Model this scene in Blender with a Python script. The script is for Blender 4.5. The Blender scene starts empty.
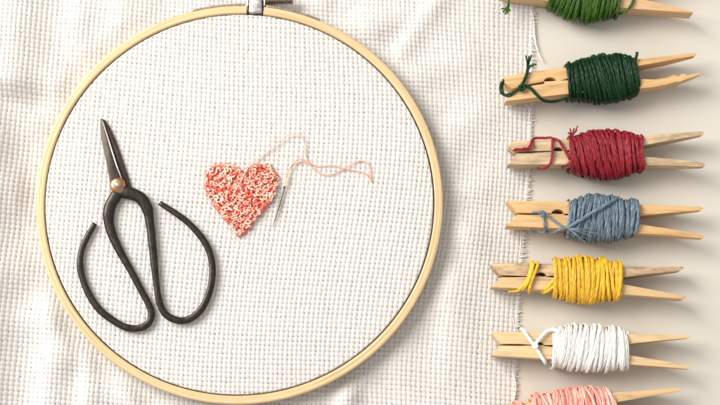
import bpy, bmesh, math, random
import numpy as np
from mathutils import Vector, Matrix

random.seed(11)
rng = np.random.default_rng(11)
PI = math.pi
S = bpy.context.scene
C = S.collection
S.unit_settings.scale_length = 0.01            # one unit is one centimetre
S.unit_settings.length_unit = 'CENTIMETERS'

# ------------------------------------------------------------------ camera
TILT = math.radians(9.0)
DIST, WIDE = 60.0, 26.0
TARGET = Vector((0, 0, 0.8))
FWD = Vector((0, math.sin(TILT), -math.cos(TILT)))
UP = Vector((0, math.cos(TILT), math.sin(TILT)))
CAM = TARGET - FWD * DIST
cd = bpy.data.cameras.new('camera')
cam = bpy.data.objects.new('camera', cd)
C.objects.link(cam)
cam.location = CAM
cam.rotation_euler = (TILT, 0, 0)
cd.sensor_width = 36
cd.lens = 36 * DIST / WIDE
cd.clip_start, cd.clip_end = 1, 1000
cd.dof.use_dof = True
cd.dof.focus_distance = DIST - 0.15
cd.dof.aperture_fstop = 0.075
S.camera = cam

def P(x, y, z=0.0):
    """a point of the photograph (720 x 405) laid on the level z"""
    d = FWD + Vector((1, 0, 0)) * ((x - 360) / 720 * WIDE / DIST) + UP * ((202.5 - y) / 720 * WIDE / DIST)
    return CAM + d * ((z - CAM.z) / d.z)
PX = WIDE / 720

# ------------------------------------------------------------------ helpers
def tag(o, label=None, cat=None, group=None, kind=None):
    for k, v in (('label', label), ('category', cat), ('group', group), ('kind', kind)):
        if v: o[k] = v
    return o

def empty(name, loc, rz=0.0):
    o = bpy.data.objects.new(name, None)
    o.empty_display_size = 0.5
    C.objects.link(o)
    o.location = loc
    o.rotation_euler = (0, 0, rz)
    return o

def local(parent):
    if parent is None: return Matrix()
    return (Matrix.Translation(parent.location) @ parent.rotation_euler.to_matrix().to_4x4()).inverted()

class MB:
    """collects vertices, faces and uvs"""
    def __init__(s): s.v, s.f, s.uv = [], [], []
    def tube(s, pts, rad, n=8, cap=True, squash=1.0, v0=0.0, box=0.0):
        pts = np.array([tuple(p) for p in pts], float)
        m = len(pts)
        rad = np.broadcast_to(np.asarray(rad, float), (m,))
        t = np.gradient(pts, axis=0)
        t /= np.linalg.norm(t, axis=1)[:, None] + 1e-12
        ref = np.array([0, 0, 1.0])
        if abs(t[0] @ ref) > 0.95: ref = np.array([0, 1.0, 0])
        nrm = ref - t[0] * (ref @ t[0]); nrm /= np.linalg.norm(nrm)
        L = np.concatenate([[0], np.cumsum(np.linalg.norm(np.diff(pts, axis=0), axis=1))]) + v0
        base = len(s.v)
        for i in range(m):
            nrm = nrm - t[i] * (nrm @ t[i]); nrm /= np.linalg.norm(nrm) + 1e-12
            b = np.cross(t[i], nrm)
            for k in range(n):
                a = 2 * PI * k / n
                k_ = 1 + box*((math.cos(a)**4 + math.sin(a)**4)**-0.25 - 1)
                o = rad[i] * k_ * (math.cos(a) * nrm * squash + math.sin(a) * b)
                s.v.append(tuple(pts[i] + o))
        for i in range(m - 1):
            for k in range(n):
                k2 = (k + 1) % n
                s.f.append((base + i*n + k, base + (i+1)*n + k, base + (i+1)*n + k2, base + i*n + k2))
                s.uv.append(((k/n, L[i]), (k/n, L[i+1]), ((k+1)/n, L[i+1]), ((k+1)/n, L[i])))
        if cap:
            for i, rev in ((0, False), (m-1, True)):
                fc = [base + i*n + k for k in range(n)]
                if rev: fc = fc[::-1]
                s.f.append(tuple(fc)); s.uv.append(tuple((0.0, L[i]) for _ in fc))
        return s
    def prism(s, poly, z0, z1):
        base, n = len(s.v), len(poly)
        for z in (z0, z1):
            for p in poly: s.v.append((p[0], p[1], z))
        area = sum(poly[i][0]*poly[(i+1) % n][1] - poly[(i+1) % n][0]*poly[i][1] for i in range(n))
        idx = list(range(n)) if area > 0 else list(range(n))[::-1]
        s.f.append(tuple(base + n + i for i in idx)); s.f.append(tuple(base + i for i in idx[::-1]))
        for a in range(n):
            i, j = idx[a], idx[(a+1) % n]
            s.f.append((base+i, base+j, base+n+j, base+n+i))
        s.uv = None
        return s
    def lathe(s, prof, n, a0=0.0, a1=2*PI, centre=(0, 0, 0), yscale=1.0):
        """closed profile of (r, z) swept around the z axis"""
        base, m = len(s.v), len(prof)
        full = abs(a1 - a0 - 2*PI) < 1e-6
        rows = n if full else n + 1
        for i in range(rows):
            a = a0 + (a1 - a0) * i / n
            for r, z in prof:
                s.v.append((centre[0] + r*math.cos(a), centre[1] + r*math.sin(a)*yscale, centre[2] + z))
        for i in range(n):
            i2 = (i + 1) % rows
            for k in range(m):
                k2 = (k + 1) % m
                s.f.append((base+i*m+k, base+i2*m+k, base+i2*m+k2, base+i*m+k2))
                if s.uv is not None:
                    A, B = (a0 + (a1-a0)*i/n), (a0 + (a1-a0)*(i+1)/n)
                    s.uv.append(((A, prof[k][0]), (B, prof[k][0]), (B, prof[k2][0]), (A, prof[k2][0])))
        if not full:
            s.f.append(tuple(base + k for k in range(m))); s.f.append(tuple(base + n*m + k for k in reversed(range(m))))
            if s.uv is not None:
                s.uv.append(tuple((a0, prof[k][0]) for k in range(m)))
                s.uv.append(tuple((a1, prof[k][0]) for k in reversed(range(m))))
        return s
    def build(s, name, mat, parent=None, bevel=0.0, smooth=True, seg=2, jitter=0.0):
        M = local(parent)
        me = bpy.data.meshes.new(name)
        me.from_pydata([tuple(M @ Vector(v)) for v in s.v], [], s.f)
        if s.uv:
            ul = me.uv_layers.new(name='uv')
            ul.data.foreach_set('uv', np.array([c for f in s.uv for c in f], np.float32).ravel())
        bm = bmesh.new(); bm.from_mesh(me)
        bmesh.ops.recalc_face_normals(bm, faces=bm.faces)
        if bevel:
            es = [e for e in bm.edges if len(e.link_faces) == 2 and e.calc_face_angle() > 0.35]
            bmesh.ops.bevel(bm, geom=es, offset=bevel, segments=seg, profile=0.6, affect='EDGES', clamp_overlap=True)
        for f in bm.faces: f.smooth = smooth
        bm.to_mesh(me); bm.free()
        if smooth and bevel: me.set_sharp_from_angle(angle=math.radians(38))
        me.materials.append(mat)
        o = bpy.data.objects.new(name, me); C.objects.link(o)
        if parent: o.parent = parent
        return o

def spline(pts, sub=8):
    p = [Vector(q) for q in pts]
    p = [p[0]*2 - p[1]] + p + [p[-1]*2 - p[-2]]
    out = []
    for i in range(1, len(p) - 2):
        a, b, c, d = p[i-1], p[i], p[i+1], p[i+2]
        for k in range(sub):
            t = k / sub
            out.append(0.5*((2*b) + (c-a)*t + (2*a-5*b+4*c-d)*t*t + (3*b-a-3*c+d)*t**3))
    out.append(p[-2])
    return out

def sstep(a, b, x):
    t = np.clip((x - a) / (b - a), 0, 1)
    return t*t*(3-2*t)

# ------------------------------------------------------------------ materials
class Mat:
    def __init__(s, name, rough=0.5, **kw):
        s.m = bpy.data.materials.new(name); s.m.use_nodes = True
        s.nt = s.m.node_tree; s.b = s.nt.nodes['Principled BSDF']
        s.b.inputs['Roughness'].default_value = rough
        for k, v in kw.items(): s.b.inputs[k.replace('_', ' ')].default_value = v
    def n(s, t, ins=None, **props):
        nd = s.nt.nodes.new(t)
        for k, v in props.items(): setattr(nd, k, v)
        for k, v in (ins or {}).items():
            if isinstance(v, bpy.types.NodeSocket): s.nt.links.new(v, nd.inputs[k])
            else: nd.inputs[k].default_value = v
        return nd
    def math(s, op, a, b=0.0):
        return s.n('ShaderNodeMath', {0: a, 1: b}, operation=op).outputs[0]
    def ramp(s, fac, stops):
        r = s.n('ShaderNodeValToRGB', {0: fac})
        e = r.color_ramp.elements
        while len(e) < len(stops): e.new(0.5)
        for el, (p, c) in zip(e, stops): el.position, el.color = p, (*c, 1)
        return r.outputs[0]
    def color(s, sock): s.nt.links.new(sock, s.b.inputs['Base Color'])
    def bump(s, h, strength=0.5, dist=0.02):
        b = s.n('ShaderNodeBump', {'Height': h, 'Strength': strength, 'Distance': dist})
        s.nt.links.new(b.outputs[0], s.b.inputs['Normal'])

def mul(c, k): return tuple(min(1, x*k) for x in c)
def mixc(a, b, t): return tuple(x*(1-t)+y*t for x, y in zip(a, b))

def wood(name, base, dark=0.62, light=1.12, rough=0.55, blotch=None):
    M = Mat(name, rough)
    tc = M.n('ShaderNodeTexCoord')
    info = M.n('ShaderNodeObjectInfo')
    off = M.n('ShaderNodeVectorMath', {0: tc.outputs['Object'], 1: info.outputs['Location']}, operation='ADD')
    rnd = M.n('ShaderNodeCombineXYZ', {0: M.math('MULTIPLY', info.outputs['Random'], 30.0), 1: M.math('MULTIPLY', info.outputs['Random'], 17.0)})
    off2 = M.n('ShaderNodeVectorMath', {0: off.outputs[0], 1: rnd.outputs[0]}, operation='ADD')
    mp = M.n('ShaderNodeMapping', {'Vector': off2.outputs[0], 'Scale': (0.28, 5.0, 5.0)})
    n1 = M.n('ShaderNodeTexNoise', {'Vector': mp.outputs[0], 'Scale': 1.6, 'Detail': 5.0, 'Roughness': 0.6, 'Distortion': 0.6})
    mp2 = M.n('ShaderNodeMapping', {'Vector': off2.outputs[0], 'Scale': (1.2, 26.0, 26.0)})
    n2 = M.n('ShaderNodeTexNoise', {'Vector': mp2.outputs[0], 'Scale': 1.5, 'Detail': 3.0})
    f = M.math('ADD', M.math('MULTIPLY', n1.outputs[0], 0.7), M.math('MULTIPLY', n2.outputs[0], 0.3))
    col = M.ramp(f, [(0.30, mul(base, dark)), (0.47, base), (0.66, mul(base, light))])
    if blotch:
        n3 = M.n('ShaderNodeTexNoise', {'Vector': M.n('ShaderNodeMapping', {'Vector': off2.outputs[0], 'Scale': (0.9, 3.5, 3.5)}).outputs[0], 'Scale': 1.3, 'Detail': 6.0, 'Roughness': 0.7})
        fac = M.ramp(n3.outputs[0], [(0.42, (0, 0, 0)), (0.62, (0.85,)*3)])
        mx = M.n('ShaderNodeMix', {0: fac, 6: col, 7: (*blotch, 1)}, data_type='RGBA')
        col = mx.outputs[2]
    M.color(col)
    M.bump(n2.outputs[0], 0.35, 0.01)
    return M.m

def floss(name, base, hi, lo, variegated=None, rough=0.36):
    """stranded cotton: twisted plies with a soft lustre"""
    M = Mat(name, rough)
    M.b.inputs['Specular IOR Level'].default_value = 0.26
    uv = M.n('ShaderNodeUVMap', uv_map='uv')
    sp = M.n('ShaderNodeSeparateXYZ', {0: uv.outputs[0]})
    ph = M.math('ADD', M.math('MULTIPLY', sp.outputs[0], 3*2*PI), M.math('MULTIPLY', sp.outputs[1], 26.0))
    ply = M.math('ADD', M.math('MULTIPLY', M.math('SINE', ph), 0.5), 0.5)
    nz = M.n('ShaderNodeTexNoise', {'Vector': M.n('ShaderNodeCombineXYZ', {0: M.math('MULTIPLY', sp.outputs[0], 5.0), 1: M.math('MULTIPLY', sp.outputs[1], 1.3)}).outputs[0], 'Scale': 2.2, 'Detail': 4.0, 'Roughness': 0.65})
    col = M.ramp(nz.outputs[0], [(0.34, lo), (0.5, base), (0.64, hi)])  # random tone along plies; wide lo-hi spreads also paint in gap shade and highlights
    if variegated:
        n2 = M.n('ShaderNodeTexNoise', {'Vector': M.n('ShaderNodeCombineXYZ', {1: M.math('MULTIPLY', sp.outputs[1], 0.33)}).outputs[0], 'Scale': 1.0, 'Detail': 1.5})
        fac = M.ramp(n2.outputs[0], [(0.40, (0, 0, 0)), (0.60, (1, 1, 1))])
        col = M.n('ShaderNodeMix', {0: fac, 6: col, 7: (*variegated, 1)}, data_type='RGBA').outputs[2]
    M.color(col)
    h = M.math('ADD', M.math('MULTIPLY', ply, 0.7), M.math('MULTIPLY', nz.outputs[0], 0.6))
    M.bump(h, 0.45, 0.008)
    return M.m

# woven cloth: fine strands along each thread group, a little light shining through
def cloth_mat(name, base):
    M = Mat(name, 0.85)
    M.b.inputs['Specular IOR Level'].default_value = 0.2
    uv = M.n('ShaderNodeUVMap', uv_map='uv')
    sp = M.n('ShaderNodeSeparateXYZ', {0: uv.outputs[0]})
    geo = M.n('ShaderNodeNewGeometry')
    nz = M.n('ShaderNodeTexNoise', {'Vector': geo.outputs['Position'], 'Scale': 14.0, 'Detail': 3.0})
    big = M.n('ShaderNodeTexNoise', {'Vector': geo.outputs['Position'], 'Scale': 0.35, 'Detail': 2.0})
    ph = M.math('ADD', M.math('MULTIPLY', sp.outputs[0], 4*2*PI), M.math('MULTIPLY', nz.outputs[0], 4.0))
    w = M.math('MULTIPLY', M.math('SINE', ph), 0.5)
    c = M.ramp(M.math('ADD', M.math('MULTIPLY', nz.outputs[0], 0.6), M.math('MULTIPLY', big.outputs[0], 0.4)), [(0.3, mul(base, 0.94)), (0.7, base)])
    M.color(c)
    M.bump(M.math('ADD', w, nz.outputs[0]), 0.5, 0.012)
    tr = M.n('ShaderNodeBsdfTranslucent', {'Color': (*base, 1)})
    mx = M.n('ShaderNodeMixShader', {0: 0.38, 1: M.b.outputs[0], 2: tr.outputs[0]})
    out = M.nt.nodes['Material Output']
    M.nt.links.new(mx.outputs[0], out.inputs['Surface'])
    return M.m

def metal(name, base, rough, scale=6.0, metallic=1.0, bumpk=0.3, dark=0.6):
    M = Mat(name, rough); M.b.inputs['Metallic'].default_value = metallic
    tc = M.n('ShaderNodeTexCoord')
    nz = M.n('ShaderNodeTexNoise', {'Vector': tc.outputs['Object'], 'Scale': scale, 'Detail': 6.0, 'Roughness': 0.65})
    M.color(M.ramp(nz.outputs[0], [(0.35, mul(base, dark)), (0.65, base)]))
    r = M.n('ShaderNodeMapRange', {0: nz.outputs[0], 3: rough*0.75, 4: min(1, rough*1.35)})
    M.nt.links.new(r.outputs[0], M.b.inputs['Roughness'])
    M.bump(nz.outputs[0], bumpk, 0.03)
    return M.m

CLOTH = cloth_mat('white_cotton', (0.88, 0.857, 0.835))
# bamboo hoop: long fibres running round the ring
def bamboo():
    M = Mat('bamboo', 0.42)
    uv = M.n('ShaderNodeUVMap', uv_map='uv')
    mp = M.n('ShaderNodeMapping', {'Vector': uv.outputs[0], 'Scale': (1.4, 26.0, 1.0)})
    n1 = M.n('ShaderNodeTexNoise', {'Vector': mp.outputs[0], 'Scale': 1.0, 'Detail': 5.0, 'Roughness': 0.6})
    mp2 = M.n('ShaderNodeMapping', {'Vector': uv.outputs[0], 'Scale': (7.0, 90.0, 1.0)})
    n2 = M.n('ShaderNodeTexNoise', {'Vector': mp2.outputs[0], 'Scale': 1.0, 'Detail': 3.0})
    f = M.math('ADD', M.math('MULTIPLY', n1.outputs[0], 0.6), M.math('MULTIPLY', n2.outputs[0], 0.4))
    M.color(M.ramp(f, [(0.34, (0.40, 0.26, 0.115)), (0.5, (0.60, 0.44, 0.235)), (0.64, (0.70, 0.555, 0.34))]))
    M.bump(n2.outputs[0], 0.25, 0.01)
    return M.m
BAMBOO = bamboo()

def table_mat():
    M = Mat('cream_lacquer', 0.38)
    tc = M.n('ShaderNodeTexCoord')
    nz = M.n('ShaderNodeTexNoise', {'Vector': tc.outputs['Object'], 'Scale': 0.25, 'Detail': 4.0})
    fine = M.n('ShaderNodeTexNoise', {'Vector': tc.outputs['Object'], 'Scale': 5.0, 'Detail': 5.0})
    M.color(M.ramp(nz.outputs[0], [(0.3, (0.58, 0.545, 0.48)), (0.7, (0.61, 0.575, 0.51))]))
    r = M.n('ShaderNodeMapRange', {0: fine.outputs[0], 3: 0.3, 4: 0.46})
    M.nt.links.new(r.outputs[0], M.b.inputs['Roughness'])
    M.bump(fine.outputs[0], 0.04, 0.02)
    return M.m

IRON = metal('forged_black_iron', (0.046, 0.037, 0.031), 0.30, 5.0, 0.72, 0.22, 0.55)
STEEL_BLADE = metal('dark_blade_steel', (0.066, 0.054, 0.046), 0.36, 5.0, 0.8, 0.2, 0.6)
EDGE_STEEL = metal('ground_edge_steel', (0.42, 0.37, 0.32), 0.38, 9.0, 0.9, 0.2, 0.6)
COPPER = metal('copper_washer', (0.62, 0.30, 0.14), 0.34, 9.0, 1.0, 0.25, 0.55)
STEEL = metal('zinc_steel', (0.62, 0.60, 0.58), 0.36, 6.0, 1.0, 0.25, 0.6)
BRASS = metal('tarnished_screw_steel', (0.45, 0.36, 0.28), 0.36, 9.0, 1.0, 0.2, 0.6)
NEEDLE = metal('needle_steel', (0.16, 0.14, 0.12), 0.28, 12.0, 1.0, 0.1, 0.75)
GOLD = metal('gilt_needle_eye', (0.78, 0.55, 0.30), 0.3, 12.0, 1.0, 0.1, 0.75)

# ------------------------------------------------------------------ table (the setting)
mb = MB().prism([(-130, -90), (130, -90), (130, 90), (-130, 90)], -3.0, 0.0)
tag(mb.build('table_top', table_mat(), bevel=0.2), 'smooth cream grey table top under the cloth and pegs', None, None, 'structure')

# ------------------------------------------------------------------ the hoop's place
HZ = 0.78                                       # level of the ring's top
HL, HR = P(35.5, 203, HZ), P(443, 203, HZ)
RO = (HR.x - HL.x) / 2
HT, HB = P(240, 5.3, HZ), P(240, 404.3, HZ)
HC = Vector(((HL.x + HR.x)/2, (HT.y + HB.y)/2, 0))
YS = (HT.y - HB.y) / (2*RO)
RI = RO - 0.305
print('hoop', RO, YS, HC)
HFAB = 0.745

# ------------------------------------------------------------------ cloth surface
def pxw(x, y): q = P(x, y, 0.1); return np.array((q.x, q.y))
# (start, end, height, width on the light side, width on the far side), ridges of the loose cloth
RIDGES = [((-30, 420), (-25, 120), 1.05, 1.5, 1.3), ((46, 430), (62, 280), 0.42, 0.55, 0.8), ((84, 440), (92, 345), 0.30, 0.35, 0.5), ((140, 450), (128, 380), 0.3, 0.5, 0.5),
          ((347, 440), (343, 372), 0.34, 0.5, 0.45), ((402, 50), (445, -10), 0.20, 0.35, 0.45), ((345, 50), (398, 20), 0.13, 0.5, 0.5), ((425, 130), (500, 112), 0.10, 0.6, 0.6),
          ((452, 300), (478, 200), 0.10, 0.6, 0.8), ((78, 20), (60, 120), 0.22, 0.6, 0.7), ((130, -20), (105, 60), 0.2, 0.5, 0.6), ((430, 420), (455, 330), 0.1, 0.8, 0.8), ((380, 90), (470, 60), 0.08, 0.5, 0.5)]
def seg(x, y, a, b):
    ax, ay = a; d = b - a; L2 = d @ d
    t = np.clip(((x-ax)*d[0] + (y-ay)*d[1]) / L2, 0, 1)
    dx, dy = x - (ax + t*d[0]), y - (ay + t*d[1])
    side = (x-ax)*d[1] - (y-ay)*d[0]
    return np.sqrt(dx*dx + dy*dy), side
def cloth_z(x, y):
    r = np.hypot(x - HC.x, (y - HC.y)/YS)
    sag = 0.02*np.sin(x*0.55+1.0)*np.cos(y*0.6) - 0.015
    inside = HFAB + sag
    out = np.full_like(x, 0.07) + 0.035*(np.sin(x*0.9 + y*0.5) + np.sin(x*0.4 - y*1.1 + 2.0) + 1.2) * 0.8
    for a, b, h, w1, w2 in RIDGES:
        d, sd = seg(x, y, pxw(*a), pxw(*b))
        w = np.where(sd < 0, w1, w2)
        out = out + h*np.exp(-(d/w)**2)
    q = pxw(45, 98)                              # the plateau in the corner
    out = out + 0.75*sstep(q[0]+0.9, q[0]-1.3, x)*sstep(q[1]-0.45, q[1]+0.55, y + 0.10*x + 1.2)
    near = sstep(RO - 0.05, RO + 0.9, r)
    edge = sstep(pxw(535, 0)[0]-0.2, pxw(470, 0)[0], x)   # lies flat near the frayed side
    flat = 0.05 + 0.02*np.sin(y*0.8)
    out = flat*(1-edge) + out*edge
    # small puckers gathered by the hoop and the slack of the cloth
    th = np.arctan2(y - HC.y, x - HC.x)
    out = out + edge*0.085*np.exp(-((r-RO-0.9)/0.9)**2)*np.sin(th*23 + 1.5*np.sin(th*5) + r*0.7)
    out = out + edge*0.022*(np.sin(x*2.3 + 1.4*np.sin(y*1.1)) + np.sin(y*2.9 - 1.7*np.sin(x*0.9) + x*0.8))
    out = 0.09*(1-near) + np.maximum(out, 0.04)*near
    s = sstep(RI - 0.06, RI + 0.02, r)
    return inside*(1-s) + out*s

PITCH = 0.1715
ANG = -math.atan2(25, 405)
ca, sa = math.cos(ANG), math.sin(ANG)
e0 = P(536.0, 0, 0.08)                          # the frayed edge runs through here
U1 = (e0.x*ca + e0.y*sa)
U0, V0, V1 = U1 - 137*PITCH, -62*PITCH, 62*PITCH
NU, NV = int(round((U1-U0)/PITCH)), int(round((V1-V0)/PITCH))
def to_world(u, v):
    # slow drift of the weave where the cloth has been pulled
    pull = 0.21*np.sin((v + 1.7)/2.3)*sstep(-9.0, -1.0, u)*(1 - 0.75*sstep(U1-3.0, U1, u))
    uu = u + pull + 0.04*np.sin(v*0.45+0.6) + 0.03*np.sin(u*0.8+v*0.3)
    vv = v + 0.06*np.sin(u*0.5+1.0) + 0.03*np.sin(v*0.7-u*0.4)
    return uu*ca - vv*sa, uu*sa + vv*ca

def threads(along_v):
    """all thread groups of one direction, as ribbons with a rounded section"""
    nt, nc = (NU, NV) if along_v else (NV, NU)
    SUB, CR = 5, 8
    L = nc*SUB + 1
    i = np.arange(nt)[:, None, None]
    k = np.arange(L)[None, :, None]
    cx = np.linspace(-1, 1, CR)[None, None, :]
    j = k / SUB                                  # position in cells; crossings at j = integer + .5
    sgn = np.where((i % 2) == 0, 1.0, -1.0) * (1 if along_v else -1)
    ridge = 0.0035*np.array([0, -1, 1, -0.6, 0.6, 1, -1, 0])[None, None, :]     # the separate yarns of a group
    wave = sgn*np.sin(PI*j)                      # over and under
    wob = 0.075*np.interp((j*0.37 + i*7.3).ravel() % 97, np.arange(98), rng.uniform(-1, 1, 98)).reshape(np.broadcast(i, j).shape)
    wid = 0.468*(1 + 0.08*np.interp((j*0.9 + i*13.7).ravel() % 89, np.arange(90), rng.uniform(-1, 1, 90)).reshape(wob.shape))
    slub = np.where(rng.random((nt, 1, 1)) < 0.07, rng.uniform(0.86, 1.10, (nt, 1, 1)), 1.0)
    wid = wid*slub*(0.92 + 0.08*wave)
    lat = (i + 0.5 + wob + cx*wid) * PITCH
    lon = np.broadcast_to(j*PITCH, lat.shape)
    cell = rng.uniform(-1, 1, (nt, nc+2))
    amp = 0.022*(1 + 0.30*cell[np.arange(nt)[:, None], np.clip(np.round(np.arange(L)/SUB + 0.0).astype(int), 0, nc+1)[None, :]])[:, :, None]
    dz = wave*amp + 0.029*np.sqrt(np.clip(1 - (cx*0.98)**2, 0, 1)) - 0.012 + ridge
    dz = np.broadcast_to(dz, lat.shape)
    u, v = (U0 + lat, V0 + lon) if along_v else (U0 + lon, V0 + lat)
    x, y = to_world(u, v)
    z = cloth_z(x, y) + dz
    vs = np.stack([x, y, z], -1).reshape(-1, 3)
    idx = np.arange(nt*L*CR).reshape(nt, L, CR)
    q = np.stack([idx[:, :-1, :-1], idx[:, :-1, 1:], idx[:, 1:, 1:], idx[:, 1:, :-1]], -1).reshape(-1, 4)
    if along_v: q = q[:, ::-1]
    uvx = np.broadcast_to(cx*0.5+0.5 + i*1.0, lat.shape).reshape(-1)
    uvy = np.broadcast_to(j, lat.shape).reshape(-1)
    return vs, q, np.stack([uvx, uvy], -1)

va, qa, ua = threads(True)
vb, qb, ub = threads(False)
V = np.concatenate([va, vb]); Q = np.concatenate([qa, qb + len(va)]); UVv = np.concatenate([ua, ub])
me = bpy.data.meshes.new('cloth')
me.vertices.add(len(V)); me.vertices.foreach_set('co', V.astype(np.float32).ravel())
me.loops.add(Q.size); me.loops.foreach_set('vertex_index', Q.astype(np.int32).ravel())
me.polygons.add(len(Q)); me.polygons.foreach_set('loop_start', np.arange(0, Q.size, 4, dtype=np.int32))
me.update(calc_edges=True)
ul = me.uv_layers.new(name='uv'); ul.data.foreach_set('uv', UVv[Q.ravel()].astype(np.float32).ravel())
me.polygons.foreach_set('use_smooth', np.ones(len(Q), bool))
me.materials.append(CLOTH)
me.validate()
cloth = bpy.data.objects.new('cross_stitch_cloth', me); C.objects.link(cloth)
tag(cloth, 'white evenweave cotton cloth with a frayed right edge, stretched in the round hoop', 'fabric')

# frayed ends at the right side of the cloth
fr = MB()
for r in range(NV):
    v = V0 + (r + 0.5)*PITCH
    for k in range(3):
        vv = v + (k - 1.0)*0.05 + random.uniform(-.01, .01)
        L = abs(random.gauss(0.05, 0.05)) + 0.04
        bend = random.uniform(-0.09, 0.09)
        pts = []
        for q in range(5):
            t = q/4
            x, y = to_world(np.array(U1 - 0.12 + t*(L + 0.12)), np.array(vv + bend*t*t))
            pts.append((float(x), float(y), 0.10 - 0.025*t + 0.012*math.sin(k*2 + r)*t))
        fr.tube(pts, [0.015, 0.015, 0.014, 0.011, 0.007], 5)
for a in ([(533, 26), (534.5, 40), (538, 52), (543.5, 62)], [(535, 36), (536.5, 48), (540, 58)], [(531, 8), (534, 22), (535, 40), (538, 50)], [(527, 103), (530, 112), (529, 121)],
          [(523, 96), (527, 106), (531, 110)], [(513, 372), (516, 386), (514, 401)], [(520, 222), (521, 240), (519, 258)], [(513, 318), (515, 330), (516, 338)]):
    fr.tube(spline([P(x, y, 0.12) for x, y in a], 5), 0.016, 6)
FRM = Mat('loose_cotton_yarn', 0.9, Base_Color=(0.84, 0.815, 0.785, 1)).m
fo = fr.build('frayed_fringe', FRM)
fo.parent = cloth
fo['kind'] = 'stuff'

# ------------------------------------------------------------------ hoop
hoop = empty('embroidery_hoop', (HC.x, HC.y, 0))
tag(hoop, 'round bamboo embroidery hoop with a metal screw clasp holding the white cloth taut', 'embroidery hoop')
def ring_prof(r0, r1, z0, z1, b=0.045):
    w = r1 - r0
    return [(r0+b, z0), (r1-b, z0), (r1, z0+b), (r1, z1-b), (r1-b*0.3, z1-b*0.3), (r1-b, z1), (r0+w*0.56, z1+0.004), (r0+w*0.50, z1-0.004), (r0+w*0.44, z1+0.003), (r0+b, z1), (r0+b*0.3, z1-b*0.3), (r0, z1-b), (r0, z0+b)]
gl, gr_ = P(246.5, 10, HZ), P(263.5, 11, HZ)
a0 = math.atan2((gr_.y-HC.y)/YS, gr_.x-HC.x); a1 = math.atan2((gl.y-HC.y)/YS, gl.x-HC.x)
mb = MB().lathe(ring_prof(RI, RO, 0.12, HZ), 260, a1, a0 + 2*PI, (HC.x, HC.y, 0), YS)
mb.build('outer_ring', BAMBOO, hoop, smooth=True).data.set_sharp_from_angle(angle=math.radians(50))
mb = MB().lathe(ring_prof(RI-0.42, RI-0.14, 0.13, 0.64), 200, 0, 2*PI, (HC.x, HC.y, 0), YS)
mb.build('inner_ring', BAMBOO, hoop, smooth=True).data.set_sharp_from_angle(angle=math.radians(50))
# clasp: a thin steel band round the outside, two ears and a threaded screw
def arc_band(t0, t1, r0, r1, z0, z1):
    n = 60
    o = [(HC.x + r1*math.cos(t0+(t1-t0)*i/n), HC.y + YS*r1*math.sin(t0+(t1-t0)*i/n)) for i in range(n+1)]
    q = [(HC.x + r0*math.cos(t0+(t1-t0)*i/n), HC.y + YS*r0*math.sin(t0+(t1-t0)*i/n)) for i in range(n+1)]
    return MB().prism(o + q[::-1], z0, z1)
def ang(x, y): q = P(x, y, HZ); return math.atan2((q.y-HC.y)/YS, q.x-HC.x)
clasp = arc_band(ang(319, 22), a0 - 0.01, RO+0.004, RO+0.075, 0.22, 0.76).build('clasp_band', BRASS, hoop, bevel=0.012)
arc_band(a1 + 0.01, ang(193, 13), RO+0.004, RO+0.075, 0.22, 0.76).build('clasp_band', BRASS, hoop, bevel=0.012)
cx0, cx1 = P(249, 8, HZ).x, P(262, 8, HZ).x
ytop, ybot = P(255, -9, HZ).y, P(255, 13.2, HZ).y
m1 = MB().prism([(cx0, ytop), (cx0+0.1, ytop+0.1), (cx1-0.1, ytop+0.1), (cx1, ytop), (cx1, ybot), (cx0, ybot)], 0.18, 0.83)
m1.build('clasp_bracket', STEEL, hoop, bevel=0.06, seg=3)
for xx in (P(248.2, 0, .9).x-0.05, P(263.6, 0, .9).x):
    MB().prism([(xx, ytop-0.05), (xx+0.055, ytop-0.05), (xx+0.055, RO*YS+HC.y-0.01), (xx, RO*YS+HC.y-0.01)], 0.2, 0.76).build('clasp_ear', STEEL, hoop, bevel=0.02)
sy, sz = P(278, -0.5, 0.68).y, 0.60
x0s, x1s = P(247, 0, .75).x, P(293, 0, .75).x
scr = MB(); pts, rad = [], []
n = 240
for i in range(n+1):
    pts.append((x0s + (x1s-x0s)*i/n, sy, sz)); rad.append(0.145)
scr.tube(pts, rad, 16)
for idx in range(len(scr.v)):                    # cut the helical thread
    x, y, z = scr.v[idx]
    a = math.atan2(z-sz, y-sy)
    d = 0.022*math.cos(2*PI*(x-x0s)/0.095 - a)
    k = 1 + d/0.145
    scr.v[idx] = (x, sy+(y-sy)*k, sz+(z-sz)*k)
screw = scr.build('clasp_screw', BRASS, hoop)
# ------------------------------------------------------------------ scissors
TOPC = HFAB + 0.045
sc = empty('scissors', (P(118, 186, TOPC).x, P(118, 186, TOPC).y, TOPC))
tag(sc, 'black forged iron scissors with open loop handles and copper rivet on the white cloth', 'scissors')
def px_curve(pts, z, sub=8):
    return spline([P(p[0], p[1], z + (p[2] if len(p) > 2 else 0)) for p in pts], sub)
def handle(pts, radii, z, name='handle'):
    c = px_curve(pts, z, 9)
    t = np.linspace(0, len(pts)-1, len(c))
    rr = np.interp(t, np.arange(len(pts)), radii) * PX
    rr = rr*(1 + 0.06*np.interp(np.arange(len(rr)), np.arange(0, len(rr)+6, 6), rng.uniform(-1, 1, len(np.arange(0, len(rr)+6, 6)))))
    return MB().tube(c, rr*0.97, 20, squash=0.8, box=0.9).build(name, IRON, sc)
hz = TOPC + 0.13
rh = [(116, 189), (124, 192), (133, 194.3), (141.5, 199), (147, 208), (149.8, 222), (152.5, 245), (156, 280), (159.5, 302), (165.5, 314), (176, 320), (187, 320), (197.5, 313.5), (205.5, 302), (211, 286), (212.5, 268), (209.5, 252), (202, 238), (189, 223.5), (176, 213.5), (159.8, 203)]
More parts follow.
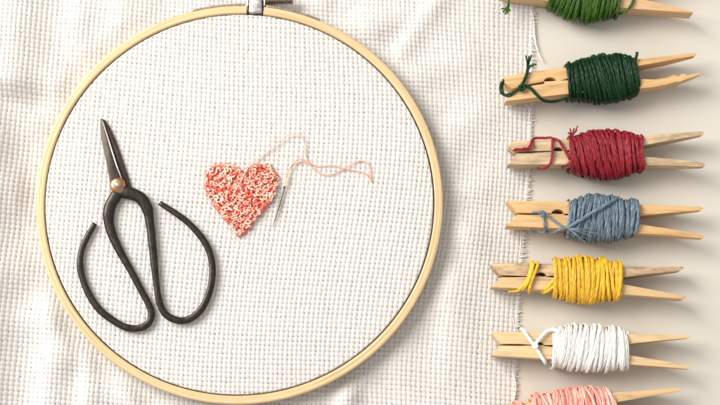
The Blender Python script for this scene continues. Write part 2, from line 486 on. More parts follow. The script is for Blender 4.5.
lh = [(119, 190), (115, 197.5), (110, 207), (108.6, 219), (112, 234), (120, 251.5), (130.5, 270), (141, 290), (148.5, 304), (151.5, 314), (148.5, 323), (140, 328), (126.5, 327.5), (112.5, 320), (98, 308), (86.5, 289), (80.3, 268), (81.5, 251), (87, 237.5), (95, 223.5)]
o1 = handle(rh, [5.0, 6.2, 6.6, 6.3, 5.6, 4.7, 4.1] + [3.3, 3.4, 3.5, 3.5, 3.5, 3.5, 3.5, 3.5, 3.4, 3.4, 3.3, 3.2, 3.0] + [2.5], hz + 0.02)
o2 = handle(lh, [5.0, 5.8, 6.0, 5.3, 4.6, 4.2] + [3.4, 3.3, 3.4, 3.5, 3.5, 3.5, 3.5, 3.5, 3.5, 3.4, 3.3, 3.2, 3.0] + [2.5], hz - 0.01)
def blade(poly, z0, z1, mat):
    b = MB().prism([(P(x, y, z1).x, P(x, y, z1).y) for x, y in poly], z0, z1)
    return b.build('blade', mat, sc, bevel=0.035, seg=2)
b1 = blade([(100.4, 118.2), (101.8, 118.2), (104, 124), (108, 136), (112.5, 151), (117, 165), (121, 175), (125, 184), (124, 193), (116, 194), (110.5, 188), (109, 178), (105.8, 160), (103, 148), (101, 138), (100, 126)], TOPC+0.10, TOPC+0.24, STEEL_BLADE)
b1['label'] = 'upper blade with a dark flat face'
b2 = blade([(102.0, 118.6), (104.9, 119.6), (109.8, 127.5), (115.6, 140), (120.6, 154), (125.6, 169), (129, 179), (131.6, 188), (126, 194), (118, 188), (112, 160), (104, 130)], TOPC+0.0, TOPC+0.095, STEEL_BLADE)
eg = MB().prism([(P(x, y, TOPC+.25).x, P(x, y, TOPC+.25).y) for x, y in [(101.6, 118.6), (104.2, 124), (108.2, 136), (112.8, 151), (117.3, 165), (121, 175), (122.6, 179.5), (121.6, 179.5), (119.8, 175.2), (115.8, 165.4), (111.4, 151.6), (107, 136.6), (103.2, 124.6)]], TOPC+0.2, TOPC+0.246)
ego = eg.build('ground_edge', EDGE_STEEL, None, bevel=0.008); ego.parent = b1; ego.matrix_parent_inverse = Matrix.Translation(sc.location).inverted()
rc = P(117.6, 185.3, TOPC+0.26)
def dome(c, r, h, z0):
    prof = []
    m = MB(); 
    pr = [(0.0001, z0)] + [(r, z0)] + [(r*math.cos(t), z0 + 0.02 + h*math.sin(t)) for t in np.linspace(0, PI/2-0.02, 7)]
    return m.lathe(pr, 40, 0, 2*PI, (c.x, c.y, 0))
wv = dome(rc, 0.285, 0.11, TOPC+0.235).build('copper_washer', COPPER, sc)
nub = dome(rc, 0.125, 0.09, TOPC+0.34).build('rivet', STEEL, wv)
nub.location = -Vector(sc.location); 
nub.parent = wv

# ------------------------------------------------------------------ heart of french knots
heart_px = [(242, 173.5), (237, 168), (229, 165), (219, 164.5), (210.5, 168), (205.5, 176), (205.5, 186), (209.5, 196), (216, 206), (222, 215), (229, 224), (236, 231.5), (240, 235.5), (246, 231), (252, 224), (259, 215), (266, 206), (272, 198), (276, 189), (277.5, 179), (274, 170), (266.5, 165), (257.5, 165), (249, 168)]
poly = [(p.x, p.y) for p in spline([(x, y, 0) for x, y in heart_px + heart_px[:1]], 5)]
def inside(x, y):
    r = False; n = len(poly)
    for i in range(n):
        x1, y1 = poly[i]; x2, y2 = poly[(i+1) % n]
        if (y1 > y) != (y2 > y) and x < (x2-x1)*(y-y1)/(y2-y1)+x1: r = not r
    return r
hc = P(241, 196, TOPC)
heart = empty('embroidered_heart', hc)
tag(heart, 'heart of raised coral and pink french knots stitched on the cloth inside the hoop', 'embroidery')
FL = lambda n, c, v=None, r=0.5: floss(n, c, mul(c, 1.15), mul(c, 0.8), v, r)
KM = [FL('pale_pink_floss', (0.90, 0.45, 0.36)), FL('peach_floss', (0.90, 0.56, 0.44)), FL('coral_floss', (0.88, 0.19, 0.13)), FL('red_coral_floss', (0.86, 0.30, 0.22)), FL('blush_floss', (0.90, 0.66, 0.56))]
# low red ground stitches between the knots
gs = MB()
for _ in range(700):
    while True:
        x, y = random.uniform(203, 280), random.uniform(162, 238)
        if inside(x, y): break
    a = random.uniform(0, PI); L = random.uniform(0.06, 0.13)
    p = P(x, y, TOPC)
    dx, dy = L*math.cos(a), L*math.sin(a)
    z = random.uniform(0.0, 0.05)
    gs.tube(spline([(p.x-dx, p.y-dy, TOPC-0.02), (p.x, p.y, TOPC+0.03+z), (p.x+dx, p.y+dy, TOPC-0.02)], 4), 0.026, 5)
gs.build('ground_stitches', KM[2], heart)['kind'] = 'stuff'
# knot shapes: a small coil of two turns with the thread dipping into its middle
def knot_shape(seed):
    """a small tangled curl: an uneven hook of thread whose ends dive back into the cloth"""
    r_ = random.Random(seed); pts = []
    R = 0.070*r_.uniform(0.8, 1.2); ph = r_.uniform(0, 6); ex = r_.uniform(0.7, 1.0)
    span = r_.uniform(2.6, 5.6); n = 6
    pts.append((R*1.1*math.cos(ph-0.6), ex*R*1.1*math.sin(ph-0.6), -0.03))
    for i in range(n+1):
        t = i/n; a = ph + t*span
        rr = R*r_.uniform(0.62, 1.15)
        pts.append((rr*math.cos(a), ex*rr*math.sin(a), 0.045 + 0.075*math.sin(PI*(0.12+0.8*t)) + r_.uniform(-.02, .03)))
    k = r_.uniform(0.1, 0.9)
    pts.append((pts[-1][0]*k, pts[-1][1]*k, -0.02))
    return spline(pts, 3)
KS = [knot_shape(s) for s in range(12)]
spots = []
tries = 0
k_ = 0.0
for (xa, ya), (xb, yb) in zip(heart_px, heart_px[1:] + heart_px[:1]):     # the outline first, knot beside knot
    L_ = math.hypot(xb-xa, yb-ya)
    while k_ < L_:
        q = k_/L_; cxx, cyy = xa+(xb-xa)*q, ya+(yb-ya)*q
        dx_, dy_ = 241-cxx, 194-cyy; dl = math.hypot(dx_, dy_)
        spots.append((cxx + dx_/dl*1.4 + random.uniform(-.4, .4), cyy + dy_/dl*1.4 + random.uniform(-.4, .4)))
        k_ += 3.7
    k_ -= L_
while len(spots) < 300 and tries < 60000:
    tries += 1
    x, y = random.uniform(203, 280), random.uniform(162, 238)
    if inside(x, y) and all((x-a)**2 + (y-b)**2 > 3.35**2 for a, b in spots): spots.append((x, y))
print('knots', len(spots))
protos = {}
rest = {}
WT = [0, 0, 0, 0, 1, 1, 1, 2, 2, 3, 3, 4]
random.shuffle(spots)
for i, (x, y) in enumerate(spots):
    p = P(x, y, TOPC); ks = random.randrange(12); mi = random.choice(WT)
    rz = random.uniform(0, 6.28); sc_ = random.uniform(0.85, 1.15); tx, ty = random.uniform(-.35, .35), random.uniform(-.35, .35)
    Mx = Matrix.Translation((p.x, p.y, p.z+random.uniform(0, 0.03))) @ Matrix.Rotation(tx, 4, 'X') @ Matrix.Rotation(ty, 4, 'Y') @ Matrix.Rotation(rz, 4, 'Z') @ Matrix.Scale(sc_, 4)
    if i < 100:
        if (ks, mi) not in protos:
            o = MB().tube(KS[ks], 0.029, 7).build('french_knot', KM[mi], None)
            protos[(ks, mi)] = o
        else:
            o = protos[(ks, mi)].copy(); C.objects.link(o)
        o.parent = heart
        o.matrix_basis = Matrix.Translation(-Vector(heart.location)) @ Mx
    else:
        rest.setdefault(0, []).append((ks, mi, Mx))
mb = MB(); mids = []
for ks, mi, Mx in rest.get(0, []):
    n0 = len(mb.f)
    mb.tube([Mx @ Vector(q) for q in KS[ks]], 0.033, 7)
    mids += [mi]*(len(mb.f)-n0)
if mb.v:
    o = mb.build('knot_mass', KM[0], heart); o['kind'] = 'stuff'
    for m_ in KM[1:]: o.data.materials.append(m_)
    o.data.polygons.foreach_set('material_index', np.array(mids, np.int32))

# ------------------------------------------------------------------ needle and its thread
e, t_ = P(288.2, 174.5, TOPC+0.09), P(272.6, 228, TOPC+0.03)
nd = empty('sewing_needle', (e+t_)/2)
tag(nd, 'slim steel needle with a gilt eye lying beside the stitched heart', 'needle')
d = (t_-e)
def at(k, off=0.0):
    q = e + d*k; n_ = Vector((-d.y, d.x, 0)).normalized(); return q + n_*off
MB().tube([at(k) for k in np.linspace(0.22, 1, 16)], [0.036 if k < 0.5 else 0.036*(1-((k-0.5)/0.5)**1.6) + 0.005 for k in np.linspace(0.22, 1, 16)], 10).build('shaft', NEEDLE, nd)
m = MB()
lp = []
for a in np.linspace(0, 2*PI, 33):
    lp.append(at(0.12 - 0.125*math.cos(a), 0.036*math.sin(a)))
m.tube(lp, 0.020, 8); m.build('eye', GOLD, nd)
PT = floss('pale_salmon_thread', (0.85, 0.40, 0.29), (0.88, 0.52, 0.40), (0.78, 0.30, 0.20))
PT2 = floss('blush_thread', (0.87, 0.54, 0.44), (0.9, 0.62, 0.53), (0.82, 0.44, 0.34))
th = empty('working_thread', P(330, 168, TOPC))
tag(th, 'loose pale pink thread curling from the stitched heart to the needle eye', 'thread')
z0 = TOPC + 0.035
A = [(232, 196, .14), (237, 188, .17), (243, 177, .15), (248, 168, .08), (260, 157.5, .02), (271.8, 147.6, .05), (283.7, 137.5, .10), (291, 133.6, .12), (297, 133, .12), (302.2, 137.5, .08), (304.6, 146, .03), (305.2, 155, .01), (307.5, 162, .03)]
MB().tube(px_curve(A, z0, 6), 0.022, 7).build('strand', PT2, th)
B = [(286.6, 178, .06), (288.5, 171, .08), (293.5, 163, .06), (300.5, 158.8, .05), (307.4, 161.4, .03), (317, 166.2, .0), (329, 165.6, .02), (338, 166.4, .03), (345, 168.6, .05), (350, 164.8, .04), (356, 161.8, .02), (363, 161, .0), (368.5, 164.5, .02), (370.5, 170, .0), (370.2, 178, .02), (372, 181, .0)]
MB().tube(px_curve(B, z0, 6), 0.021, 7).build('strand', PT, th)
D = [(287, 176, .08), (289, 170, .05), (294, 164.5, .02), (301, 161.5, .02), (308, 163.3, .06), (313, 168.4, .02), (320, 173.2, .0), (328, 175.2, .02), (336, 172.8, .01), (343, 169.6, .0), (348, 169.6, .02), (357, 171.2, .0), (365, 173.4, .02), (369, 178, .0), (371.5, 182, .0)]
MB().tube(px_curve(D, z0, 6), 0.020, 7).build('strand', PT, th)

# ------------------------------------------------------------------ pegs and their floss
ZT, ZB, ZM = 1.12, 0.24, 0.68
W = {'plain': wood('birch_wood', (0.59, 0.40, 0.205), 0.55), 'pale': wood('pale_birch_wood', (0.63, 0.45, 0.245), 0.6), 'warm': wood('warm_pine_wood', (0.60, 0.375, 0.17), 0.52),
     'grey': wood('weathered_wood', (0.57, 0.42, 0.255), 0.55, 1.15, 0.7, (0.33, 0.24, 0.15)), 'worn': wood('worn_dark_edged_wood', (0.55, 0.39, 0.23), 0.5, 1.2, 0.7, (0.20, 0.13, 0.08)),
     'brown': wood('brown_pine_wood', (0.60, 0.38, 0.20))}
def leg(root, P_, mat, label=None, side=1, extra_bevel=0.03, taper=0.0):
    """one wooden half of a peg; P_ is the outline of its top face in photo points"""
    w = [P(x, y, ZT) for x, y in P_]
    o = MB().prism([(p.x, p.y) for p in w], ZB, ZT).build('wooden_leg', mat, root, bevel=extra_bevel, seg=2)
    # a little wear: no edge is perfectly true
    xt = max(v.co.x for v in o.data.vertices)
    for v in o.data.vertices:
        c = v.co
        k = max(0.0, min(1.0, (c.x - xt + 1.1)/1.1))
        c.z = ZT - (ZT - c.z)*(1 - taper*k**1.5)       # the handle thins towards its tip
        c.z += 0.012*math.sin(c.x*2.1 + side) + 0.006*math.sin(c.x*7.3+c.y*3)
        c.y += 0.008*math.sin(c.x*3.1 + side*2)
    if label: o['label'] = label
    return o
def hole(cx, cy, rx, ry, up):
    return [(cx + rx*math.cos(t), cy - up*ry*math.sin(t)) for t in np.linspace(0, PI, 9)]
def peg(label, legs, mats, hole_, ends, labels=(None, None), taper=0.62):
    (ax, ay), (bx, by) = ends
    a, b = P(ax, ay, 0), P(bx, by, 0)
    root = empty('clothes_peg', (a+b)/2, math.atan2(b.y-a.y, b.x-a.x))
    tag(root, label, 'clothes peg', 'wooden clothes pegs in a column on the right')
    for k, L in enumerate(legs):
        if hole_:
            i = next(n for n, p in enumerate(L) if p == 'H')
            L = L[:i] + hole(*hole_, 1 if k == 0 else -1) + L[i+1:]
        leg(root, L, mats[k], labels[k], 1 if k == 0 else 4, taper=taper)
    # steel spring joining the two halves, under the floss
    cx, cy = (hole_[0] + 30, hole_[1] - 0) if hole_ else ((ax+bx)/2, (ay+by)/2)
    c = P(cx, cy, ZM)
    pts = [(c.x + 0.14*math.cos(t), c.y + 0.14*math.sin(t), ZB + 0.1 + (ZT-ZB-0.2)*t/(2*PI*6)) for t in np.linspace(0, 2*PI*6, 72)]
    MB().tube(pts, 0.05, 6).build('spring', STEEL, root)
    return root

def winding(name, mat, ends, prof, turns, rad, seed, lean=0.12, cross=0.25, layers=4, parent=None, depth=0.60, endsq=0.8):
    """floss wound round a peg in several crossing layers; prof = half-heights (photo px) along it"""
    r_ = np.random.default_rng(seed)
    a, b = P(*ends[0], ZM), P(*ends[1], ZM)
    ax = (b-a); L = ax.length; ax.normalize()
    side = Vector((-ax.y, ax.x, 0))
    m = MB(); v0 = 0; NP = 5
    xs = np.linspace(0, 1, len(prof))
    for ly in range(layers):
        last = ly == layers-1
        N = turns if ly < 2 else int(turns*0.8)
        n = N*32
        th = np.linspace(0, 2*PI*N, n+1) + r_.uniform(0, 6)
        t = np.linspace(0.01, 0.99, n+1)
        if ly % 2: t = t[::-1]
        kt = np.arange(0, N+2)
        ln = np.interp(np.linspace(0, N, n+1), kt, r_.uniform(-1, 1, len(kt)))
        ln2 = np.interp(np.linspace(0, N, n+1)*0.33, np.arange(0, N+2), r_.uniform(-1, 1, N+2))
        jit = np.interp(np.linspace(0, N, n+1), kt, r_.uniform(-1, 1, len(kt)))
        g = cross*1.5 if last else cross*0.8
        s = t*L + (lean + g*ln2 + 0.4*g*ln)*np.sin(th)*0.5 + jit*rad*1.3
        s = np.clip(s, rad*0.6, L - rad*0.6)
        h = np.interp(s/L, xs, prof)*PX
        hmin = 13.6*PX + rad*(0.7 + 1.0*ly)
        bump = np.interp(np.linspace(0, N*5, n+1), np.arange(0, N*5+2), r_.uniform(-1, 1, N*5+2))
        lo = (layers-1-ly)
        rr = 1.0 + 0*s
        hy = np.maximum(h - rad*(1 + 1.25*lo), hmin) + rad*0.8*bump
        zmin = (ZT-ZM) + rad*(0.6 + 0.9*ly)
        hzv = np.maximum(depth*(0.72+0.28*h/h.max()) - rad*(1 + 1.25*lo)*0.8, zmin) + rad*0.8*bump
        e = 0.5 + 0.3*np.clip((h/PX - 15)/10, 0, 1)        # boxy over the wood, rounder where the floss is thick
        sn, cs = np.sin(th), np.cos(th)
        cy = np.sign(sn)*np.abs(sn)**e
        cz = np.sign(cs)*np.abs(cs)**e
        A_, X_, S_ = np.array(a), np.array(ax), np.array(side)
        ctr = A_ + s[:, None]*X_ + (hy*cy)[:, None]*S_ + (hzv*cz)[:, None]*np.array([0, 0, 1.0])
        tn = np.gradient(ctr, axis=0); tn /= np.linalg.norm(tn, axis=1)[:, None] + 1e-9
        n1 = X_ - tn*(tn @ X_)[:, None]; n1 /= np.linalg.norm(n1, axis=1)[:, None] + 1e-9
        n2 = np.cross(tn, n1)
        ds = np.concatenate([[0], np.cumsum(np.linalg.norm(np.diff(ctr, axis=0), axis=1))])
        tw = ds*2*PI/1.5 + r_.uniform(0, 6)
        fl = 1.0 + 0.25*np.interp(np.linspace(0, N*3, n+1), np.arange(0, N*3+2), r_.uniform(-1, 1, N*3+2))   # the plies spread and close up
        for q in range(NP if ly else 1):
            aa = tw + 2*PI*q/NP
            off = rad*0.72*(fl*np.cos(aa))[:, None]*n1 + rad*0.36*np.sin(aa)[:, None]*n2
            if ly: m.tube(ctr + off, rad*0.37*(1 + 0.15*math.sin(q*2.4 + ly)), 5, v0=v0)
            else: m.tube(ctr, rad, 6, v0=v0)
            v0 += 37.0
    return m.build(name, mat, parent)

def strand(mb, pts, rad, z=ZT, sub=7):
    """a length of floss: several fine plies lying together, lightly twisted"""
    c = np.array([tuple(q) for q in spline([P(p[0], p[1], z + 0.05 + (p[2] if len(p) > 2 else 0)) for p in pts], sub)])
    if rad < 0.04:
        mb.tube(c, rad, 6); return mb
    t = np.gradient(c, axis=0); t /= np.linalg.norm(t, axis=1)[:, None] + 1e-9
    n1 = np.cross(t, [0, 0, 1.0]); n1 /= np.linalg.norm(n1, axis=1)[:, None] + 1e-9
    n2 = np.cross(t, n1)
    ds = np.concatenate([[0], np.cumsum(np.linalg.norm(np.diff(c, axis=0), axis=1))])
    k0 = random.uniform(0, 6)
    for q in range(5):
        a = ds*2*PI/0.9 + k0 + 2*PI*q/5
        o = rad*0.60*np.cos(a)[:, None]*n1 + rad*0.45*np.sin(a)[:, None]*n2
        mb.tube(c + o, rad*0.44, 5, v0=q*11.0)
    return mb
def bundle(mb, pts, rad, n, spread, z=ZT):
    """several fine plies side by side"""
    for k in range(n):
        a = 2*PI*k/n + 0.3
        strand(mb, [(p[0] + spread*math.cos(a)*(1+0.5*i/len(pts)), p[1] + spread*math.sin(a)*(1+0.5*i/len(pts)), (p[2] if len(p) > 2 else 0) + 0.02*math.sin(a)) for i, p in enumerate(pts)], rad, z)

def skein(label, mat, ends, prof, turns, rad, seed, extras=None, **kw):
    c = (P(*ends[0], ZM) + P(*ends[1], ZM))/2
    root = empty('embroidery_floss', (c.x, c.y, 0.05))
    tag(root, label, 'embroidery floss', 'floss wound on the clothes pegs')
    winding('winding', mat, ends, prof, turns, rad, seed, parent=root, **kw)
    for nm, fn in (extras or []):
        mb = MB(); fn(mb); mb.build(nm, mat, root)
    return root
DN = -0.5                                          # going down the side of a peg

# --- 1 bright green
peg('wooden clothes peg at the top edge holding bright leaf green floss, mostly cropped',
    [[(502, -31), (552, -27), (620, -26), (690, -34), (690, -30), (618, -14), (552, -14.5), 'H', (512, -18.5)],
     [(500, -5.5), (512, -16.8), 'H', (552, -13), (618, -7), (693, 11), (693.5, 13), (618, 7.5), (552, 1.5)]],
    [W['brown'], W['brown']], (541, -15.5, 6, 3.5), ((500, -18), (690, 0)), taper=0.1)
G1 = floss('leaf_green_floss', (0.032, 0.095, 0.007), (0.11, 0.23, 0.028), (0.006, 0.022, 0.0015))
def e1(m):
    strand(m, [(616, 14, -.3), (624, 12.5, -.1), (630, 7, .02), (633, 1, .02), (633, -8, 0)], 0.055)
def t1(m):
    for k, (x, y) in enumerate([(503, 12), (505.5, 14.5), (508, 13.5), (510, 11), (501.5, 9)]):
        strand(m, [(509, -2, -.05), (508.5, 3, -.1), (507+0.3*k, 7, -.25), (x, y, -.4)], 0.035)
skein('bright leaf green floss wound on the peg at the top edge', G1, ((549, -9), (619, -1)), [16, 27, 31, 30, 25, 18], 26, 0.056, 3, [('loose_strand', e1), ('cut_end', t1)], lean=0.22)

# --- 2 dark green
peg('wooden clothes peg with dark bottle green floss and a whittled, broken lower tip',
    [[(500.8, 80.3), (503.3, 76.3), (536, 71.3), (568, 66.8), (600, 63), (638, 58.7), (670, 55.3), (694, 52.6), (696.5, 54), (695, 56), (668, 60.5), (638, 66), (600, 78), (568, 78.3), 'H', (530, 84), (512.5, 88.6)],
     [(505.5, 101.3), (515.5, 90.4), (530, 85.6), 'H', (568, 80), (600, 80), (637, 78.5), (655, 79.5), (668, 77.6), (672, 75.2), (676, 74.6), (678.5, 76.6), (681.5, 73.6), (685, 73.4), (687, 75), (694, 73.6), (700, 72.4), (700.8, 74), (693, 77), (686, 79), (680, 81.6), (675, 82), (666, 85), (652, 87.4), (637, 88.5), (600, 91), (568, 93.8), (536, 97.4)]],
    [W['warm'], W['warm']], (550.5, 81.6, 6.5, 4.2), ((502, 91), (697, 65)), (None, 'lower half whittled to a thin splintered tip'))
G2 = floss('bottle_green_floss', (0.003, 0.029, 0.008), (0.018, 0.085, 0.025), (0.0008, 0.007, 0.002))
def e2(m):
    strand(m, [(521, 88, .0), (526, 86, .03), (531, 88.5, .02), (536, 94, .02), (542, 99.5, .0), (549, 101.5, -.12), (557, 101, -.25), (566, 98, -.2)], 0.058)
    strand(m, [(523, 84, .05), (518, 89, .03), (512, 93, -.02), (506, 95, -.1), (501.5, 93, -.25), (500.5, 87, -.3), (502, 82, -.2), (503.5, 80, -.05)], 0.05)
    strand(m, [(503, 81.5, -.05), (502, 88, -.25), (504, 94.5, -.2), (509, 96, -.05), (514, 92, .02)], 0.05)
    strand(m, [(520, 87, .05), (523, 83, .08), (525, 79, .06), (527, 73, .05), (528, 68, .1)], 0.06)
def t2(m):
    for x, y in [(525.8, 55.5), (529, 56), (531.5, 55), (527, 60), (536.5, 64.5), (533, 66)]:
        strand(m, [(527.4, 71, .05), (528+(x-528)*.4, 66 + (y-66)*.4, .12), (x, y, .22)], 0.033)
def k2(m):
    strand(m, [(519, 90, .03), (520, 86, .10), (523.5, 85, .12), (524.5, 88, .10), (521, 90.5, .08), (519.5, 87.5, .12)], 0.055)
def t2b(m): strand(m, [(633, 66, .0), (635.5, 60, .05), (637.3, 52, .08)], 0.055)
skein('dark bottle green floss wound thickly on the peg with the broken tip', G2, ((565.5, 82.5), (636.5, 76.5)), [16, 21, 24.5, 26, 26.5, 26, 24, 19], 27, 0.052, 5, [('loose_strand', e2), ('cut_end', t2), ('knot', k2), ('cut_end', t2b)], lean=-0.05)

# --- 3 red
peg('greyish weathered wooden clothes peg carrying crimson red floss',
    [[(508.6, 146.3), (513.5, 141), (541, 140), (570, 139.2), (605, 138), (641, 135.5), (670, 133.4), (702, 131.2), (704.5, 132.5), (702.5, 135), (670, 140.5), (641, 145.8), (605, 150.2), (570, 149.9), 'H', (530, 150.9), (515.5, 151.5)],
     [(507.9, 164.5), (516.5, 153.2), (530, 152.6), 'H', (570, 151.6), (605, 152.2), (641, 156.2), (670, 158.8), (703, 162.4), (705.5, 164.5), (704, 166.6), (670, 166), (641, 164.8), (605, 164.8), (560, 164.8)]],
    [W['grey'], W['grey']], (558, 151, 5.5, 3.8), ((508, 155), (704, 149)))
R3 = floss('crimson_floss', (0.27, 0.010, 0.022), (0.50, 0.06, 0.08), (0.07, 0.002, 0.005))
def e3(m):
    strand(m, [(517, 149, .02), (522, 149.5, .04), (529, 147.5, .05), (532, 141, .03), (535, 138.2, -.1), (545, 138, -.05), (551.5, 138.2, .02), (552.5, 146, .06), (551.8, 158, .05), (549.5, 165, .0), (544, 168.8, -.25), (537.5, 168.6, -.35)], 0.050)
    strand(m, [(553, 138.5, -.05), (558.5, 140.5, .05), (563, 147, .06), (567, 154, .08), (570, 160, .05)], 0.050)
    strand(m, [(562, 167.5, -.3), (567, 165, -.05), (572, 161, .1)], 0.050)
    strand(m, [(524, 150.5, .05), (531, 149.5, .06), (534, 144, .04)], 0.03)
def t3(m):
    for x, y in [(577.8, 125.6), (574, 128), (570, 128.5), (568, 133), (577, 130)]:
        strand(m, [(571, 137, .0), (572+(x-572)*.3, 134, .02), (x, y, .1)], 0.030)
def f3(m):
    for k in range(5): strand(m, [(515-k*.6, 148.5+k*.6, .02), (520, 149+.3*k, .05), (525, 147.5+k*.8, .04)], 0.022)
skein('crimson red floss wound in a fat barrel on the weathered peg', R3, ((568.5, 155.5), (641.5, 153.5)), [18, 22, 25.5, 27, 27, 25, 22, 18.5], 27, 0.052, 8, [('loose_strand', e3), ('cut_end', t3), ('frayed_end', f3)], lean=-0.16, cross=0.35)

# --- 4 blue
peg('smooth golden wooden clothes peg holding dusty blue floss',
    [[(507, 200.5), (535, 201), (566, 201.4), (600, 202.2), (636, 204.2), (670, 205.5), (701, 206.8), (703.3, 208), (701, 210.3), (670, 213), (636, 215.8), (600, 214.4), (566, 213.6), 'H', (530, 213), (517, 212.6)],
     [(506, 226.3), (517.5, 214.2), (530, 214.6), 'H', (566, 215.2), (600, 216.2), (637, 223.4), (670, 229), (703, 234.6), (704.3, 236.4), (702.5, 238.3), (670, 235.6), (637, 233), (600, 230.2), (562, 228.6)]],
    [W['warm'], W['warm']], (558, 213.9, 6.5, 4.4), ((507, 213.5), (704, 222)))
B4 = floss('dusty_blue_floss', (0.125, 0.185, 0.24), (0.40, 0.48, 0.54), (0.022, 0.038, 0.06))
def e4(m):
    strand(m, [(532, 212.5, .0), (538, 212.3, .03), (543, 212.5, .06), (547, 214.5, .05), (553, 220, .05), (560, 225, .06), (567, 228.5, .08)], 0.043)
    strand(m, [(541, 213, .05), (543.5, 219, .05), (544.8, 226, .03), (545, 231, -.2), (538, 232, -.35), (530.5, 230.5, -.3)], 0.048)
    strand(m, [(546, 231.5, -.3), (554, 231.8, -.2), (561, 229, .0), (567, 227, .08)], 0.048)
def d4(m): strand(m, [(563, 229, .02), (571, 225.5, .16), (582, 219, .24), (595, 211, .27), (607, 204.2, .22), (617, 198.5, .05)], 0.058)
def f4(m):
    for x, y in [(592, 236.5), (594, 228.5), (586, 243), (581, 240), (590, 232), (600, 234), (577, 236)]:
        strand(m, [(561, 226, .05), (568, 228.5, .17), (568+(x-568)*.55, 228.5+(y-228.5)*.5, .25), (x, y, .22)], 0.016)
def k4(m): strand(m, [(539.5, 214, .04), (540, 211.5, .1), (543.5, 211.8, .12), (544, 215, .1), (540.5, 215, .1)], 0.043)
skein('dusty blue floss with a diagonal strand and a fan of fine ends', B4, ((566, 218.5), (636.5, 219)), [17, 22, 25, 26, 26, 23.5, 19, 17], 25, 0.054, 13, [('loose_strand', e4), ('diagonal_strand', d4), ('frayed_end', f4), ('knot', k4)], lean=0.15, cross=0.3)

# --- 5 yellow
peg('wooden clothes peg with a dark worn upper edge holding sunny yellow floss',
    [[(491, 264.6), (493, 262.6), (520, 263), (552, 263.6), (585, 264.5), (620, 266.4), (650, 266.7), (682, 266.4), (684, 267.4), (680.5, 270.4), (650, 274.4), (620, 277.4), (585, 276.5), (552, 275.6), 'H', (515, 275.6), (500.5, 275.3)],
     [(491, 287.2), (501, 277), (515, 277), 'H', (552, 277.2), (585, 277.6), (620, 283.4), (650, 289.4), (685, 295.6), (687, 297), (683.5, 299.3), (650, 296.8), (620, 294), (585, 291.6), (552, 290.6), (520, 288.6)]],
    [W['worn'], W['plain']], (541, 276.4, 5.5, 4), ((491, 276), (686, 283)), ('dark worn upper half', None), taper=0.25)
Y5 = floss('sunny_yellow_floss', (0.88, 0.52, 0.03), (0.93, 0.68, 0.14), (0.62, 0.22, 0.006))
def e5(m):
    strand(m, [(529, 261.5, -.2), (531.5, 262.5, .02), (530.5, 270, .06), (527.5, 279, .06), (523, 286, .03), (517, 290.5, -.2), (508, 291, -.35)], 0.055)
    strand(m, [(537.5, 262, -.2), (538, 264, .02), (535, 272, .08), (531.5, 281, .08), (529.5, 288, .02), (529, 293, -.3)], 0.055)
    strand(m, [(533, 262, -.2), (533.5, 264, .08), (531, 274, .11), (527, 284, .10), (522, 290, -.1)], 0.05)
    strand(m, [(543, 293, -.3), (548, 290.5, -.02), (555, 285, .1)], 0.055)
    strand(m, [(540, 292, -.35), (547, 287.6, .02), (554, 280, .12)], 0.055)
skein('sunny yellow floss wound on the peg with the dark worn edge', Y5, ((552.5, 278.5), (620.5, 281)), [17, 21.5, 24.5, 25.2, 24.8, 23, 21, 17], 23, 0.056, 21, [('loose_strand', e5)], lean=0.22, cross=0.3)

# --- 6 white
peg('clean pale wooden clothes peg holding white floss tied with a cross',
    [[(492, 333.2), (494, 332), (523, 331.7), (552, 331.8), (590, 332.6), (627, 333.8), (660, 334.4), (689, 335), (690.8, 336.5), (688.5, 338.2), (660, 340.6), (627, 344), (590, 345.2), (552, 345), 'H', (520, 344), (500.5, 343.7)],
     [(491.5, 355.5), (501, 345.4), (520, 345.6), 'H', (552, 346.8), (590, 347), (627, 354.6), (660, 360.4), (690, 365.8), (691.6, 367.6), (689, 369), (660, 366.8), (627, 364), (590, 361.4), (552, 359.2)]],
    [W['pale'], W['pale']], (538.5, 345.2, 5.5, 3.2), ((492, 344.5), (691, 352)))
W6 = floss('white_floss', (0.86, 0.84, 0.80), (0.9, 0.885, 0.86), (0.80, 0.765, 0.72))
def e6(m):
    strand(m, [(521, 328.5, -.35), (523.5, 330.5, -.02), (528, 337, .05), (534.5, 346, .07), (540, 354.5, .06), (544.5, 361.5, .0), (545.5, 363.5, -.3)], 0.066)
    strand(m, [(533, 347.5, .1), (537, 342, .1), (542, 335.5, .1), (548, 330.6, .08), (554, 329.8, .05), (560, 332, .1)], 0.060)
    strand(m, [(532, 344, .1), (535.2, 343.4, .15), (537, 346.5, .15), (534, 348.4, .12)], 0.05)
skein('white floss wound on the pale peg and tied with a cross', W6, ((551.5, 346.8), (627, 349.2)), [18, 22.5, 24.5, 25, 24.6, 24, 23, 21], 24, 0.062, 34, [('loose_strand', e6)], lean=0.1, cross=0.4)

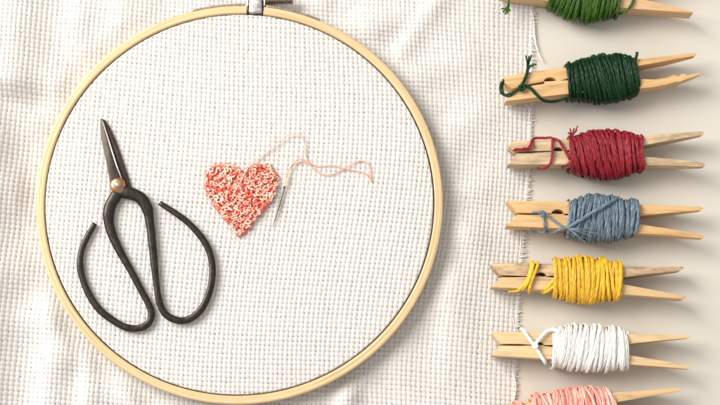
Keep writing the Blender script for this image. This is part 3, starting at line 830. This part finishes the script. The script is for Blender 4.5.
# --- 7 coral
peg('wooden clothes peg cropped by the bottom edge, holding coral and pink floss',
    [[(491, 409), (494, 405.6), (540, 401), (575, 397), (614, 392.4), (650, 390), (679.5, 387.6), (682, 389), (679.5, 391), (650, 396.4), (614, 402.6), (575, 409), (540, 413.4), 'H', (500, 419)],
     [(493, 432), (501, 420.6), 'H', (540, 415), (575, 411), (614, 411), (650, 410), (684, 408), (684, 411), (650, 416), (614, 420), (575, 424), (540, 428)]],
    [W['plain'], W['plain']], (531, 415.6, 5.5, 3.6), ((492, 419), (682, 399)))
C7 = floss('coral_pink_floss', (0.84, 0.24, 0.17), (0.88, 0.42, 0.33), (0.74, 0.11, 0.07), (0.90, 0.62, 0.53))
def e7(m):
    for k in range(3): strand(m, [(513+k*2.6, 403.5-k*.3, -.3), (514+k*2.6, 401.6, .0), (516+k*2.4, 404, .06), (518+k*2, 414, .06), (517+2*k, 424, .05), (516+2*k, 433, -.3)], 0.05)
    strand(m, [(519, 402, .05), (526, 409, .06), (535, 412, .08), (545, 408, .05)], 0.05)
skein('coral and pink mottled floss wound on the peg at the bottom edge', C7, ((531.5, 414), (615.5, 406.5)), [13, 19, 22.5, 24, 24, 23.5, 21, 19], 27, 0.054, 55, [('loose_strand', e7)], lean=-0.12, cross=0.45)

# ------------------------------------------------------------------ light: a window up to the left, and the pale room
w = bpy.data.worlds.new('World'); S.world = w; w.use_nodes = True
bg = w.node_tree.nodes['Background']
bg.inputs[0].default_value = (1.0, 0.98, 0.96, 1); bg.inputs[1].default_value = 0.66
def area(name, loc, look, size, energy, color):
    l = bpy.data.lights.new(name, 'AREA'); l.shape = 'RECTANGLE'; l.size, l.size_y = size; l.energy = energy; l.color = color
    o = bpy.data.objects.new(name, l); C.objects.link(o); o.location = loc
    o.rotation_euler = (Vector(look) - Vector(loc)).to_track_quat('-Z', 'Y').to_euler()
    return o
area('window_light', (-64, 33, 70), (0, 0, 0), (58, 58), 168000, (1.0, 0.96, 0.905))

S.view_settings.view_transform = 'Standard'; S.view_settings.look = 'None'
S.view_settings.exposure = 0.0; S.view_settings.gamma = 1.0
S.render.resolution_x, S.render.resolution_y = 1024, 576
